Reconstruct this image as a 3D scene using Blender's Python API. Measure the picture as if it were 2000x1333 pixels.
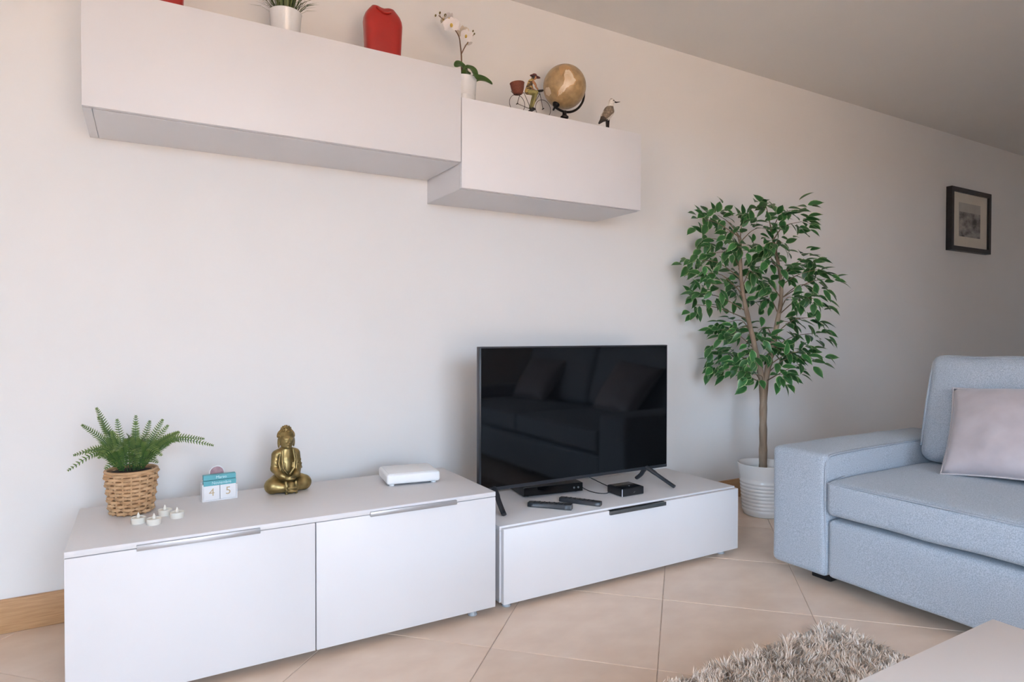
import bpy, bmesh, math, random
import numpy as np
from mathutils import Vector, Matrix, noise
for o in list(bpy.data.objects): bpy.data.objects.remove(o, do_unlink=True)
S = bpy.context.scene
COL = S.collection
PI = math.pi
# ------------------------------------------------------------------ camera
CX, CY, CZ, YAW, PITCH, ROLL, FPX = 0.16921, -2.54796, 0.95576, 0.52544, -0.01324, 0.00172, 1244.0
fw = Vector((math.sin(YAW)*math.cos(PITCH), math.cos(YAW)*math.cos(PITCH), math.sin(PITCH)))
rt = Vector((math.cos(YAW), -math.sin(YAW), 0)); up = rt.cross(fw)
r2 = math.cos(ROLL)*rt+math.sin(ROLL)*up; u2 = -math.sin(ROLL)*rt+math.cos(ROLL)*up
cam = bpy.data.objects.new('camera', bpy.data.cameras.new('camera')); COL.objects.link(cam)
cam.matrix_world = Matrix(((r2.x,u2.x,-fw.x,CX),(r2.y,u2.y,-fw.y,CY),(r2.z,u2.z,-fw.z,CZ),(0,0,0,1)))
cam.data.sensor_width = 36; cam.data.lens = FPX/2000*36; cam.data.clip_start = .02
S.camera = cam
# ------------------------------------------------------------------ daylight
W = bpy.data.worlds.new('sky'); S.world = W; W.use_nodes = True
nt = W.node_tree; bg = nt.nodes['Background']
bg.inputs['Color'].default_value = (0.66, 0.84, 1.10, 1); bg.inputs['Strength'].default_value = 12.9
sun = bpy.data.objects.new('sun', bpy.data.lights.new('sun', 'SUN')); COL.objects.link(sun)
sun.data.energy = 34.0; sun.data.angle = .01; sun.data.color = (1, .88, .72)
sun.rotation_euler = (math.radians(30), 0, math.radians(-12))          # high sun behind the patio door
WX0, WX1, WY, WZ1 = -.45, 1.35, -4.6, 2.05                            # patio door opening in the rear wall
SY0w, SY1w, SZ0w = -4.5, -2.55, .02                                      # side window in the left wall
LX = -1.75
def portal(w, h, loc, rot):
    pl = bpy.data.lights.new('daylight_portal', 'AREA'); pl.shape = 'RECTANGLE'; pl.size = w; pl.size_y = h; pl.cycles.is_portal = True
    po = bpy.data.objects.new('daylight_portal', pl); COL.objects.link(po); po.location = loc; po.rotation_euler = rot
portal(WX1-WX0, WZ1, ((WX0+WX1)/2, WY-.16, WZ1/2), (PI/2,0,0))
portal(WZ1-SZ0w, SY1w-SY0w, (LX-.16, (SY0w+SY1w)/2, (SZ0w+WZ1)/2), (0,-PI/2,0))
vs = S.view_settings
vs.view_transform = 'Standard'; vs.look = 'None'; vs.gamma = 1; vs.use_curve_mapping = False; vs.exposure = 0.60
# ------------------------------------------------------------------ materials
MATS = {}
def M(name, col, rough=.5, metal=0., vary=.04, scale=18., bump=0., bscale=200., spec=.5, coat=0., col2=None, stretch=None, rand=0., sheen=0., trans=0., detail=3., lo=.35, hi=.65):
    m = bpy.data.materials.new(name); m.use_nodes = True; n = m.node_tree.nodes; l = m.node_tree.links
    b = n['Principled BSDF']
    tc = n.new('ShaderNodeTexCoord'); src = tc.outputs['Object']
    if stretch:
        mp = n.new('ShaderNodeMapping'); mp.inputs['Scale'].default_value = stretch; l.new(src, mp.inputs['Vector']); src = mp.outputs['Vector']
    no = n.new('ShaderNodeTexNoise'); no.inputs['Scale'].default_value = scale; no.inputs['Detail'].default_value = detail; l.new(src, no.inputs['Vector'])
    rp = n.new('ShaderNodeValToRGB'); l.new(no.outputs['Fac'], rp.inputs['Fac'])
    c2 = col2 or tuple(c*(1-vary*2) for c in col)
    rp.color_ramp.elements[0].position = lo; rp.color_ramp.elements[1].position = hi
    rp.color_ramp.elements[0].color = (*c2, 1); rp.color_ramp.elements[1].color = (*col, 1)
    out = rp.outputs['Color']
    if rand:
        oi = n.new('ShaderNodeObjectInfo'); hs = n.new('ShaderNodeHueSaturation'); ma = n.new('ShaderNodeMapRange')
        ma.inputs['To Min'].default_value = 1-rand; ma.inputs['To Max'].default_value = 1+rand
        l.new(oi.outputs['Random'], ma.inputs['Value']); l.new(ma.outputs['Result'], hs.inputs['Value']); l.new(out, hs.inputs['Color']); out = hs.outputs['Color']
    l.new(out, b.inputs['Base Color'])
    b.inputs['Roughness'].default_value = rough; b.inputs['Metallic'].default_value = metal
    b.inputs['Specular IOR Level'].default_value = spec; b.inputs['Coat Weight'].default_value = coat
    b.inputs['Sheen Weight'].default_value = sheen
    if trans: b.inputs['Subsurface Weight'].default_value = 0
    if bump:
        bn = n.new('ShaderNodeTexNoise'); bn.inputs['Scale'].default_value = bscale; bn.inputs['Detail'].default_value = 2; l.new(src, bn.inputs['Vector'])
        bp = n.new('ShaderNodeBump'); bp.inputs['Strength'].default_value = bump; bp.inputs['Distance'].default_value = .002
        l.new(bn.outputs['Fac'], bp.inputs['Height']); l.new(bp.outputs['Normal'], b.inputs['Normal'])
    MATS[name] = m; return m
def attr_mat(name, stops, rough=.5, metal=0., attr='tone', noise_scale=60., noise_amt=.1, spec=.5, island=False, const=False, rand=0.):
    """colour ramp driven by a point attribute (painted or grown colour) or by a random value per strand"""
    m = bpy.data.materials.new(name); m.use_nodes = True; n = m.node_tree.nodes; l = m.node_tree.links; b = n['Principled BSDF']
    rp = n.new('ShaderNodeValToRGB'); cr = rp.color_ramp
    if const: cr.interpolation = 'CONSTANT'
    while len(cr.elements) < len(stops): cr.elements.new(.5)
    for e, (p, c) in zip(cr.elements, stops): e.position = p; e.color = (*c, 1)
    if island:
        g = n.new('ShaderNodeNewGeometry'); l.new(g.outputs['Random Per Island'], rp.inputs['Fac'])
    else:
        a = n.new('ShaderNodeAttribute'); a.attribute_name = attr; l.new(a.outputs['Fac'], rp.inputs['Fac'])
    tc = n.new('ShaderNodeTexCoord'); no = n.new('ShaderNodeTexNoise'); no.inputs['Scale'].default_value = noise_scale; l.new(tc.outputs['Object'], no.inputs['Vector'])
    mr = n.new('ShaderNodeMapRange'); mr.inputs['To Min'].default_value = 1-noise_amt; mr.inputs['To Max'].default_value = 1+noise_amt; l.new(no.outputs['Fac'], mr.inputs['Value'])
    hs = n.new('ShaderNodeHueSaturation'); l.new(rp.outputs['Color'], hs.inputs['Color']); val = mr.outputs['Result']
    if rand:
        oi = n.new('ShaderNodeObjectInfo'); m2 = n.new('ShaderNodeMapRange'); m2.inputs['To Min'].default_value = 1-rand; m2.inputs['To Max'].default_value = 1+rand
        l.new(oi.outputs['Random'], m2.inputs['Value']); mu = n.new('ShaderNodeMath'); mu.operation = 'MULTIPLY'; l.new(val, mu.inputs[0]); l.new(m2.outputs['Result'], mu.inputs[1]); val = mu.outputs[0]
    l.new(val, hs.inputs['Value']); l.new(hs.outputs['Color'], b.inputs['Base Color'])
    b.inputs['Roughness'].default_value = rough; b.inputs['Metallic'].default_value = metal; b.inputs['Specular IOR Level'].default_value = spec
    MATS[name] = m; return m
M('wall_paint', (.905,.89,.875), .85, vary=.006, scale=3, bump=.05, bscale=350, spec=.2)
M('ceiling_paint', (.90,.88,.85), .9, vary=.006, scale=3, spec=.2)
M('tile', (.86,.68,.54), .30, vary=.05, scale=7, col2=(.79,.605,.47), rand=.03, bump=.03, bscale=60, spec=.45, stretch=(1,1.6,1))
M('grout', (.60,.46,.37), .9, vary=.08, scale=40, bump=.3)
M('oak', (.62,.37,.19), .45, scale=9, col2=(.50,.28,.13), stretch=(1.2,1,26), detail=6, bump=.04, bscale=60)
M('lacquer', (.80,.78,.785), .44, vary=.006, scale=4, spec=.5)
M('lacquer_edge', (.80,.79,.79), .4, vary=.01)
M('brushed_metal', (.50,.50,.51), .38, metal=.55, vary=.05, scale=30, stretch=(1,40,40))
M('dark_metal', (.16,.17,.17), .38, metal=.7, vary=.05, scale=30)
M('clear_plastic', (.42,.44,.46), .15, vary=.02, spec=.6)
M('black_gloss', (.003,.003,.0035), .05, vary=.02, spec=.36)
M('black_plastic', (.012,.012,.014), .32, vary=.1, bump=.05, bscale=500)
M('black_satin', (.03,.033,.04), .28, vary=.08)
M('rubber_key', (.05,.05,.055), .6, vary=.1)
M('white_plastic', (.90,.91,.92), .35, vary=.01)
M('white_ceramic', (.90,.895,.885), .25, vary=.01, coat=.2)
M('red_glaze', (.47,.018,.012), .30, vary=.04, scale=14, coat=.25)
M('soil', (.05,.035,.025), .95, vary=.3, scale=90, bump=.8, bscale=120)
M('fabric', (.465,.515,.575), .92, scale=340, col2=(.305,.345,.395), bump=.45, bscale=420, spec=.15, sheen=.25, detail=4, lo=.36, hi=.64)
M('fabric_piping', (.40,.435,.48), .92, scale=420, col2=(.29,.32,.365), bump=.3, bscale=650, spec=.15)
M('satin', (.50,.455,.475), .42, scale=14, col2=(.44,.395,.415), bump=.10, bscale=28, spec=.45, sheen=.35)
M('satin_cord', (.60,.55,.56), .55, vary=.08, scale=300)
M('table_white', (.91,.86,.84), .4, vary=.006, scale=4)
M('gold', (.42,.315,.135), .40, metal=.88, scale=38, col2=(.23,.17,.07), bump=.06, bscale=160)
M('gold_hair', (.40,.27,.10), .42, metal=.85, scale=60, col2=(.22,.14,.05))
M('wicker', (.66,.42,.23), .6, scale=30, col2=(.50,.29,.14), bump=.4, bscale=260, stretch=(1,1,3))
M('wicker_dark', (.30,.16,.075), .7, vary=.15, scale=40)
M('bark', (.34,.26,.19), .85, scale=26, col2=(.19,.135,.09), stretch=(1,1,.25), bump=.7, bscale=90, detail=6)
M('twig', (.20,.14,.085), .8, vary=.15)
M('teal', (.13,.46,.52), .5, vary=.05)
M('paper_white', (.88,.88,.89), .6, vary=.01)
M('gold_ink', (.62,.47,.28), .5, vary=.05)
M('pale_ink', (.62,.85,.88), .6, vary=.02)
M('mauve', (.36,.21,.25), .6, scale=60, col2=(.50,.33,.36))
M('ivory_plastic', (.90,.86,.77), .45, vary=.02)
M('frame_black', (.018,.015,.014), .4, vary=.2, scale=30)
M('mat_board', (.80,.74,.64), .8, vary=.02)
M('orchid_petal', (.88,.83,.81), .55, vary=.03, scale=40)
M('orchid_old', (.83,.72,.57), .55, vary=.06, scale=40)
M('orchid_heart', (.80,.53,.10), .5, vary=.15, scale=120)
M('orchid_stem', (.22,.12,.065), .6, vary=.15)
M('bud', (.22,.17,.06), .6, vary=.12)
M('orchid_leaf', (.06,.135,.022), .35, scale=16, col2=(.035,.085,.012), stretch=(1,1,6))
M('wire', (.05,.038,.033), .45, metal=.6, vary=.2)
M('rattan_red', (.27,.075,.04), .6, scale=200, col2=(.15,.04,.022), stretch=(1,1,4), bump=.6, bscale=500)
M('cloth_shirt', (.62,.42,.13), .7, scale=75, col2=(.09,.05,.03), stretch=(.4,.4,1.4), lo=.47, hi=.53)
M('cloth_trousers', (.34,.29,.10), .75, vary=.14, scale=60)
M('skin_paint', (.52,.24,.11), .5, vary=.06)
M('hair_dark', (.035,.02,.018), .6, vary=.2)
M('cap', (.19,.055,.05), .7, vary=.15, scale=80)
M('globe_sea', (.54,.36,.175), .34, scale=34, col2=(.37,.245,.11), coat=.3, detail=5)
M('globe_land', (.74,.56,.36), .36, scale=30, col2=(.82,.70,.53), coat=.3)
M('globe_coast', (.60,.36,.16), .36, scale=30, vary=.06, coat=.3)
M('globe_metal', (.035,.028,.024), .35, metal=.6, vary=.15)
M('print_grey', (.47,.44,.41), .7, scale=9, col2=(.09,.08,.075), detail=8, lo=.38, hi=.64, stretch=(1.2,1,2))
M('sky_grey', (.56,.53,.48), .7, vary=.06, scale=12)
M('terrace', (.40,.24,.145), .8, vary=.06, scale=3)
M('blocker_stucco', (.62,.46,.33), .9, vary=.03, scale=2)  # warm tone of the unseen light blockers added outside
M('door_frame_white', (.82,.82,.82), .4, vary=.01)
M('bright_white', (.9,.92,1.), .3, vary=0)
g = bpy.data.materials.new('window_glass'); g.use_nodes = True; n = g.node_tree.nodes; l = g.node_tree.links
n.remove(n['Principled BSDF']); tr = n.new('ShaderNodeBsdfTransparent'); gl = n.new('ShaderNodeBsdfGlossy'); mx = n.new('ShaderNodeMixShader'); fr = n.new('ShaderNodeFresnel')
gl.inputs['Roughness'].default_value = .0; tr.inputs['Color'].default_value = (.95,.97,.97,1); fr.inputs['IOR'].default_value = 1.45
l.new(fr.outputs[0], mx.inputs[0]); l.new(tr.outputs[0], mx.inputs[1]); l.new(gl.outputs[0], mx.inputs[2]); l.new(mx.outputs[0], n['Material Output'].inputs['Surface']); MATS['window_glass'] = g
attr_mat('leaf', [(0,(.048,.160,.040)),(.12,(.030,.118,.030)),(.78,(.042,.155,.040)),(.93,(.38,.50,.24))], .38, noise_scale=40, noise_amt=.25, rand=.35)
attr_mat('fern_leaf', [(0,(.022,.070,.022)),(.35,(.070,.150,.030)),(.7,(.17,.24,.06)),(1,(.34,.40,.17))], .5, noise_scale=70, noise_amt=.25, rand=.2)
attr_mat('grass_leaf', [(0,(.13,.16,.05)),(.4,(.055,.085,.022)),(1,(.16,.19,.06))], .45, island=True)
attr_mat('shag', [(0,(.58,.43,.32)),(.2,(.72,.56,.44)),(.45,(.86,.71,.59)),(.7,(.92,.79,.68)),(1,(.96,.89,.82))], .8, island=True, noise_scale=7, noise_amt=.18, spec=.2)
attr_mat('gull_paint', [(0,(.80,.74,.67)),(.3,(.30,.22,.15)),(.55,(.15,.105,.075)),(.8,(.035,.025,.02))], .55, noise_scale=140, noise_amt=.35, const=False)
# ------------------------------------------------------------------ builders
def setp(o, label=None, cat=None, group=None, kind=None):
    if label: o['label'] = label
    if cat: o['category'] = cat
    if group: o['group'] = group
    if kind: o['kind'] = kind
    return o
def thing(name, label, cat, loc=(0,0,0), rotz=0., group=None):
    o = bpy.data.objects.new(name, None); COL.objects.link(o); o.location = loc; o.rotation_euler = (0,0,rotz); o.empty_display_size = .05
    return setp(o, label, cat, group)
def obj(name, me, mat, parent=None, loc=None, rot=None):
    o = bpy.data.objects.new(name, me); COL.objects.link(o)
    if mat: me.materials.clear(); me.materials.append(MATS[mat])
    if parent: o.parent = parent
    if loc: o.location = loc
    if rot: o.rotation_euler = rot
    return o
def mesh(v, f, smooth=True):
    me = bpy.data.meshes.new('m'); me.from_pydata([tuple(map(float, p)) for p in v], [], [tuple(map(int, q)) for q in f])
    me.validate(); bm = bmesh.new(); bm.from_mesh(me); bmesh.ops.recalc_face_normals(bm, faces=bm.faces); bm.to_mesh(me); bm.free()
    me.polygons.foreach_set('use_smooth', [smooth]*len(me.polygons)); return me
def merged(*parts):
    """join (verts, faces) lists"""
    V = []; F = []
    for v, f in parts:
        k = len(V); V += [tuple(p) for p in v]; F += [tuple(i+k for i in q) for q in f]
    return V, F
def smooth_by_angle(me, ang=40):
    me.polygons.foreach_set('use_smooth', [True]*len(me.polygons)); me.set_sharp_from_angle(angle=math.radians(ang)); return me
def box(lo, hi, bev=0., seg=2):
    bm = bmesh.new(); bmesh.ops.create_cube(bm, size=1)
    for v in bm.verts: v.co = Vector([(lo[i]+hi[i])/2+v.co[i]*(hi[i]-lo[i]) for i in range(3)])
    if bev: bmesh.ops.bevel(bm, geom=list(bm.edges), offset=bev, segments=seg, profile=.5, affect='EDGES')
    me = bpy.data.meshes.new('m'); bm.to_mesh(me); bm.free()
    return smooth_by_angle(me, 35) if bev else me
def boxes(lst):
    P = []
    for lo, hi in lst:
        v = [(x,y,z) for x in (lo[0],hi[0]) for y in (lo[1],hi[1]) for z in (lo[2],hi[2])]
        P.append((v, [(0,1,3,2),(4,6,7,5),(0,4,5,1),(2,3,7,6),(0,2,6,4),(1,5,7,3)]))
    return mesh(*merged(*P), smooth=False)
def lathe_vf(prof, n=32, close=False):
    V = []; F = []
    for r, z in prof:
        for i in range(n): a = 2*PI*i/n; V.append((r*math.cos(a), r*math.sin(a), z))
    m = len(prof)
    for j in range(m-1):
        for i in range(n): F.append((j*n+i, j*n+(i+1)%n, (j+1)*n+(i+1)%n, (j+1)*n+i))
    F.append(tuple(range(n))[::-1]); F.append(tuple((m-1)*n+i for i in range(n)))
    return V, F
def lathe(prof, n=32, ang=45): return smooth_by_angle(mesh(*lathe_vf(prof, n)), ang)
def tube_vf(pts, rad, n=8, closed=False, flat=None):
    pts = [Vector(p) for p in pts]; k = len(pts)
    if not hasattr(rad, '__len__'): rad = [rad]*k
    V = []; F = []; ref = None
    for i, p in enumerate(pts):
        a = pts[(i-1) % k] if (closed or i) else p; b = pts[(i+1) % k] if (closed or i < k-1) else p
        t = (b-a).normalized()
        if ref is None: ref = Vector((0,0,1)) if abs(t.z) < .9 else Vector((1,0,0))
        s = t.cross(ref).normalized(); u = s.cross(t).normalized(); ref = u
        for j in range(n):
            q = 2*PI*j/n; V.append(p+rad[i]*(math.cos(q)*s+(flat or 1)*math.sin(q)*u))
    m = k if closed else k-1
    for i in range(m):
        for j in range(n): F.append((i*n+j, i*n+(j+1)%n, ((i+1)%k)*n+(j+1)%n, ((i+1)%k)*n+j))
    if not closed: F.append(tuple(range(n))[::-1]); F.append(tuple((k-1)*n+j for j in range(n)))
    return V, F
def tube(pts, rad, n=8, closed=False, flat=None): return smooth_by_angle(mesh(*tube_vf(pts, rad, n, closed, flat)), 60)
def spline(pts, m=6):
    pts = [Vector(p) for p in pts]; out = []
    for i in range(len(pts)-1):
        p0 = pts[max(i-1,0)]; p1 = pts[i]; p2 = pts[i+1]; p3 = pts[min(i+2,len(pts)-1)]
        for j in range(m):
            t = j/m; out.append(.5*((2*p1)+(p2-p0)*t+(2*p0-5*p1+4*p2-p3)*t*t+(3*p1-p0-3*p2+p3)*t**3))
    return out+[pts[-1]]
def prism(poly, y0, y1, bev=0.):
    """polygon in x,z pulled from y0 to y1"""
    bm = bmesh.new(); vs_ = [bm.verts.new((x,y0,z)) for x, z in poly]; f = bm.faces.new(vs_)
    r = bmesh.ops.extrude_face_region(bm, geom=[f])
    for e in r['geom']:
        if isinstance(e, bmesh.types.BMVert): e.co.y = y1
    bmesh.ops.recalc_face_normals(bm, faces=bm.faces)
    if bev: bmesh.ops.bevel(bm, geom=list(bm.edges), offset=bev, segments=2, profile=.5, affect='EDGES')
    me = bpy.data.meshes.new('m'); bm.to_mesh(me); bm.free(); return smooth_by_angle(me, 35)
def ellipsoid_vf(c, r, n=12, m=8):
    V = [(c[0],c[1],c[2]-r[2])]; F = []
    for j in range(1,m):
        t = -PI/2+PI*j/m
        for i in range(n): a = 2*PI*i/n; V.append((c[0]+r[0]*math.cos(t)*math.cos(a), c[1]+r[1]*math.cos(t)*math.sin(a), c[2]+r[2]*math.sin(t)))
    V.append((c[0],c[1],c[2]+r[2])); L = len(V)-1
    for i in range(n):
        F.append((0,1+(i+1)%n,1+i)); F.append((L,1+(m-2)*n+i,1+(m-2)*n+(i+1)%n))
        for j in range(m-2): F.append((1+j*n+i,1+j*n+(i+1)%n,1+(j+1)*n+(i+1)%n,1+(j+1)*n+i))
    return V, F
def softbox(lo, hi, r=.03, n=(12,12,8), bulge=(0,0,0), wob=0., seed=0):
    """upholstered block: rounded edges, faces swelling outwards"""
    lo = np.array(lo, float); hi = np.array(hi, float); c = (lo+hi)/2; h = (hi-lo)/2; P = []; F = []
    for ax in range(3):
        a, b = [i for i in range(3) if i != ax]
        # denser rows near the edges so the rounding keeps its shape
        def ticks(k, hh): 
            e = min(r/hh, .45); q = np.linspace(-1+e, 1-e, k); ed = e*np.array([0,.12,.4,.7]); return np.concatenate([-1+ed, q, 1-ed[::-1]])
        A = ticks(n[a], h[a]); B = ticks(n[b], h[b])
        for s in (-1, 1):
            k = len(P)
            for x in A:
                for y in B:
                    p = np.zeros(3); p[ax] = s; p[a] = x; p[b] = y; P.append(p)
            for i in range(len(A)-1):
                for j in range(len(B)-1): F.append((k+i*len(B)+j, k+(i+1)*len(B)+j, k+(i+1)*len(B)+j+1, k+i*len(B)+j+1))
    P = np.array(P); q = P*h; inn = np.clip(q, -(h-r), h-r); d = q-inn; L = np.linalg.norm(d, axis=1, keepdims=True); L[L == 0] = 1
    q = inn+d/L*r
    for ax in range(3):
        a, b = [i for i in range(3) if i != ax]
        q[:, ax] += np.sign(q[:, ax])*bulge[ax]*(np.abs(q[:, ax])/h[ax])**2*(1-np.clip(q[:, a]/h[a], -1, 1)**2)*(1-np.clip(q[:, b]/h[b], -1, 1)**2)**.5
    q = q+c
    if wob:
        q = np.array([np.array(p)+wob*np.array(noise.noise_vector(Vector(p)*6+Vector((seed,0,0)))) for p in q])
    bm = bmesh.new(); vv = [bm.verts.new(p) for p in q]
    for f in F: bm.faces.new([vv[i] for i in f])
    bmesh.ops.remove_doubles(bm, verts=bm.verts, dist=1e-5); bmesh.ops.recalc_face_normals(bm, faces=bm.faces)
    me = bpy.data.meshes.new('m'); bm.to_mesh(me); bm.free(); me.polygons.foreach_set('use_smooth', [True]*len(me.polygons)); return me
# signed distance modelling for statues and birds
def surfnet(f, lo, hi, h):
    ax = [np.arange(lo[i], hi[i]+h, h) for i in range(3)]
    X, Y, Z = np.meshgrid(*ax, indexing='ij'); G = f(X, Y, Z); s = G < 0; n = np.array(G.shape)-1
    sl = lambda o: tuple(slice(o[i], o[i]+n[i]) for i in range(3))
    cs = [(a,b,c) for a in (0,1) for b in (0,1) for c in (0,1)]
    cnt = sum(s[sl(c)].astype(int) for c in cs); act = (cnt > 0) & (cnt < 8)
    acc = np.zeros((*n, 3)); num = np.zeros(n)
    for c in cs:
        for d in range(3):
            if c[d]: continue
            e = list(c); e[d] = 1; a = G[sl(c)]; b = G[sl(e)]; m = (a < 0) != (b < 0)
            t = np.where(m, a/np.where(m, a-b, 1), 0)
            for k in range(3): acc[..., k] += m*(c[k]+(t if k == d else 0))
            num += m
    idx = -np.ones(n, int); I = np.argwhere(act); idx[act] = np.arange(len(I))
    V = np.array(lo)+h*(I+acc[act]/num[act][:, None]); F = []
    for d in range(3):
        a, b = (d+1) % 3, (d+2) % 3
        s0 = np.take(s, range(0, s.shape[d]-1), d); s1 = np.take(s, range(1, s.shape[d]), d)
        for p in np.argwhere(s0 != s1):
            if p[a] == 0 or p[b] == 0 or p[a] >= n[a] or p[b] >= n[b]: continue
            q = []
            for da, db in ((-1,-1),(0,-1),(0,0),(-1,0)):
                w = p.copy(); w[a] += da; w[b] += db; q.append(idx[tuple(w)])
            if min(q) < 0: continue
            F.append(q if s0[tuple(p)] else q[::-1])
    return mesh(V, F)
def sE(P, c, r):
    x, y, z = [(P[i]-c[i])/r[i] for i in range(3)]; k0 = np.sqrt(x*x+y*y+z*z)+1e-9; k1 = np.sqrt((x/r[0])**2+(y/r[1])**2+(z/r[2])**2)+1e-9; return k0*(k0-1)/k1
def sC(P, a, b, ra, rb=None):
    rb = ra if rb is None else rb; a = np.array(a, float); b = np.array(b, float); d = b-a; L = d@d
    t = np.clip(sum((P[i]-a[i])*d[i] for i in range(3))/L, 0, 1); return np.sqrt(sum((P[i]-a[i]-t*d[i])**2 for i in range(3)))-(ra+(rb-ra)*t)
def sU(k, *ds):
    r = ds[0]
    for d in ds[1:]: h = np.clip(.5+.5*(r-d)/k, 0, 1); r = r*(1-h)+d*h-k*h*(1-h)
    return r
def text_mesh(body, size, depth=.0004):
    c = bpy.data.curves.new('t', 'FONT'); c.body = body; c.size = size; c.extrude = depth; c.align_x = 'CENTER'; c.align_y = 'CENTER'
    o = bpy.data.objects.new('t', c); COL.objects.link(o); dg = bpy.context.evaluated_depsgraph_get(); me = bpy.data.meshes.new_from_object(o.evaluated_get(dg)); bpy.data.objects.remove(o); return me
def struct(name, me, mat, parent=None):
    o = obj(name, me, mat, parent)
    if parent is None: o['kind'] = 'structure'
    return o
# ------------------------------------------------------------------ the room
RX0, RX1, RY0, RY1, RH = LX, 7.3, WY, 0., 2.48
struct('wall_back', box((RX0-.15,0,-.05),(RX1+.15,.15,RH+.02)), 'wall_paint')
struct('wall_right', box((RX1,RY0,-.05),(RX1+.15,0,RH+.02)), 'wall_paint')
struct('wall_rear', boxes([((RX0-.15,RY0-.15,-.05),(WX0,RY0,RH+.02)),((WX1,RY0-.15,-.05),(RX1+.15,RY0,RH+.02)),((WX0,RY0-.15,WZ1),(WX1,RY0,RH+.02))]), 'wall_paint')
struct('wall_left', boxes([((RX0-.15,RY0,-.05),(RX0,SY0w,RH+.02)),((RX0-.15,SY1w,-.05),(RX0,0,RH+.02)),((RX0-.15,SY0w,WZ1),(RX0,SY1w,RH+.02)),((RX0-.15,SY0w,-.05),(RX0,SY1w,SZ0w))]), 'wall_paint')
struct('ceiling', box((RX0-.15,RY0-.15,RH),(RX1+.15,.15,RH+.15)), 'ceiling_paint')
floor = struct('floor', box((RX0-.15,RY0-.15,-.12),(RX1+.15,.15,-.0022)), 'grout')
def clip_poly(poly):
    for ax, lim, sg in ((0,RX0,1),(0,RX1,-1),(1,RY0,1),(1,RY1,-1)):
        out = []
        for i in range(len(poly)):
            p, q = poly[i-1], poly[i]; a = sg*(p[ax]-lim); b = sg*(q[ax]-lim)
            if (a >= 0) != (b >= 0): t = a/(a-b); out.append((p[0]+t*(q[0]-p[0]), p[1]+t*(q[1]-p[1])))
            if b >= 0: out.append(q)
        poly = out
        if not poly: break
    return poly
PIT = .6985; gg = .0024
tile_full = None
for i in range(-12, 22):
    for j in range(-14, 16):
        d0 = 1.235+PIT*i; s0 = .22+PIT*j                      # x-y and x+y of the tile's first corner
        dd = (d0+gg/1.4, d0+PIT-gg/1.4); ss = (s0+gg/1.4, s0+PIT-gg/1.4)
        full = [((s+d)/2, (s-d)/2) for d, s in ((dd[0],ss[0]),(dd[1],ss[0]),(dd[1],ss[1]),(dd[0],ss[1]))]
        poly = clip_poly(full)
        if len(poly) < 3: continue
        cx = sum(p[0] for p in full)/4; cy = sum(p[1] for p in full)/4
        if poly == full and tile_full: me = tile_full
        else:
            bm = bmesh.new(); f = bm.faces.new([bm.verts.new((p[0]-cx,p[1]-cy,-.009)) for p in poly]); r = bmesh.ops.extrude_face_region(bm, geom=[f])
            for e in r['geom']:
                if isinstance(e, bmesh.types.BMVert): e.co.z = 0
            bmesh.ops.recalc_face_normals(bm, faces=bm.faces)
            bmesh.ops.bevel(bm, geom=[e for e in bm.edges if all(v.co.z > -.001 for v in e.verts)], offset=.0012, segments=1, affect='EDGES')
            me = bpy.data.meshes.new('tile'); bm.to_mesh(me); bm.free()
            if poly == full: tile_full = me
        obj('tile', me, 'tile', floor, loc=(cx,cy,0))
def baseboard(name, lo, hi): return struct(name, box(lo, hi, .003, 2), 'oak')
baseboard('baseboard_back', (RX0,-.015,0),(RX1,-.0005,.1076))
baseboard('baseboard_right', (RX1-.015,RY0,0),(RX1-.0005,-.016,.1076))
baseboard('baseboard_rear', (WX1+.01,RY0+.0005,0),(RX1-.016,RY0+.015,.1076))
baseboard('baseboard_left', (RX0+.0005,RY0,0),(RX0+.015,-.016,.1076))
win = bpy.data.objects.new('window_1', None); COL.objects.link(win); setp(win, 'white framed sliding patio door in the rear wall', None, None, 'structure')
for k, (a, b) in enumerate(((WX0,(WX0+WX1)/2+.03),((WX0+WX1)/2-.03,WX1))):
    y = RY0-.06-.05*k; fr_ = .055
    obj('sash', boxes([((a,y-.02,.01),(a+fr_,y+.02,WZ1)),((b-fr_,y-.02,.01),(b,y+.02,WZ1)),((a+fr_,y-.02,.01),(b-fr_,y+.02,.075)),((a+fr_,y-.02,WZ1-fr_),(b-fr_,y+.02,WZ1))]), 'door_frame_white', win)
    obj('pane', box((a+fr_,y-.003,.075),(b-fr_,y+.003,WZ1-fr_)), 'window_glass', win)
w2 = bpy.data.objects.new('window_2', None); COL.objects.link(w2); setp(w2, 'white framed sliding glass door in the left wall', None, None, 'structure')
x = RX0-.08; fr_ = .055
obj('sash', boxes([((x-.02,SY0w,SZ0w),(x+.02,SY0w+fr_,WZ1)),((x-.02,SY1w-fr_,SZ0w),(x+.02,SY1w,WZ1)),((x-.02,SY0w+fr_,SZ0w),(x+.02,SY1w-fr_,SZ0w+fr_)),((x-.02,SY0w+fr_,WZ1-fr_),(x+.02,SY1w-fr_,WZ1))]), 'door_frame_white', w2)
obj('pane', box((x-.003,SY0w+fr_,SZ0w+fr_),(x+.003,SY1w-fr_,WZ1-fr_)), 'window_glass', w2)
struct('ground_terrace', boxes([((-14,-18,-.3),(16,RY0-.15,-.06)),((-14,RY0-.15,-.3),(RX0-.15,10,-.06))]), 'terrace')
struct('wall_sky_blocker', boxes([((-10.2,-14,-.06),(-10,8,1.7)),((-10,-14.2,-.06),(16,-14,1.7))]), 'blocker_stucco')  # unseen wall, added to hide the low sky behind a warm surface
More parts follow.
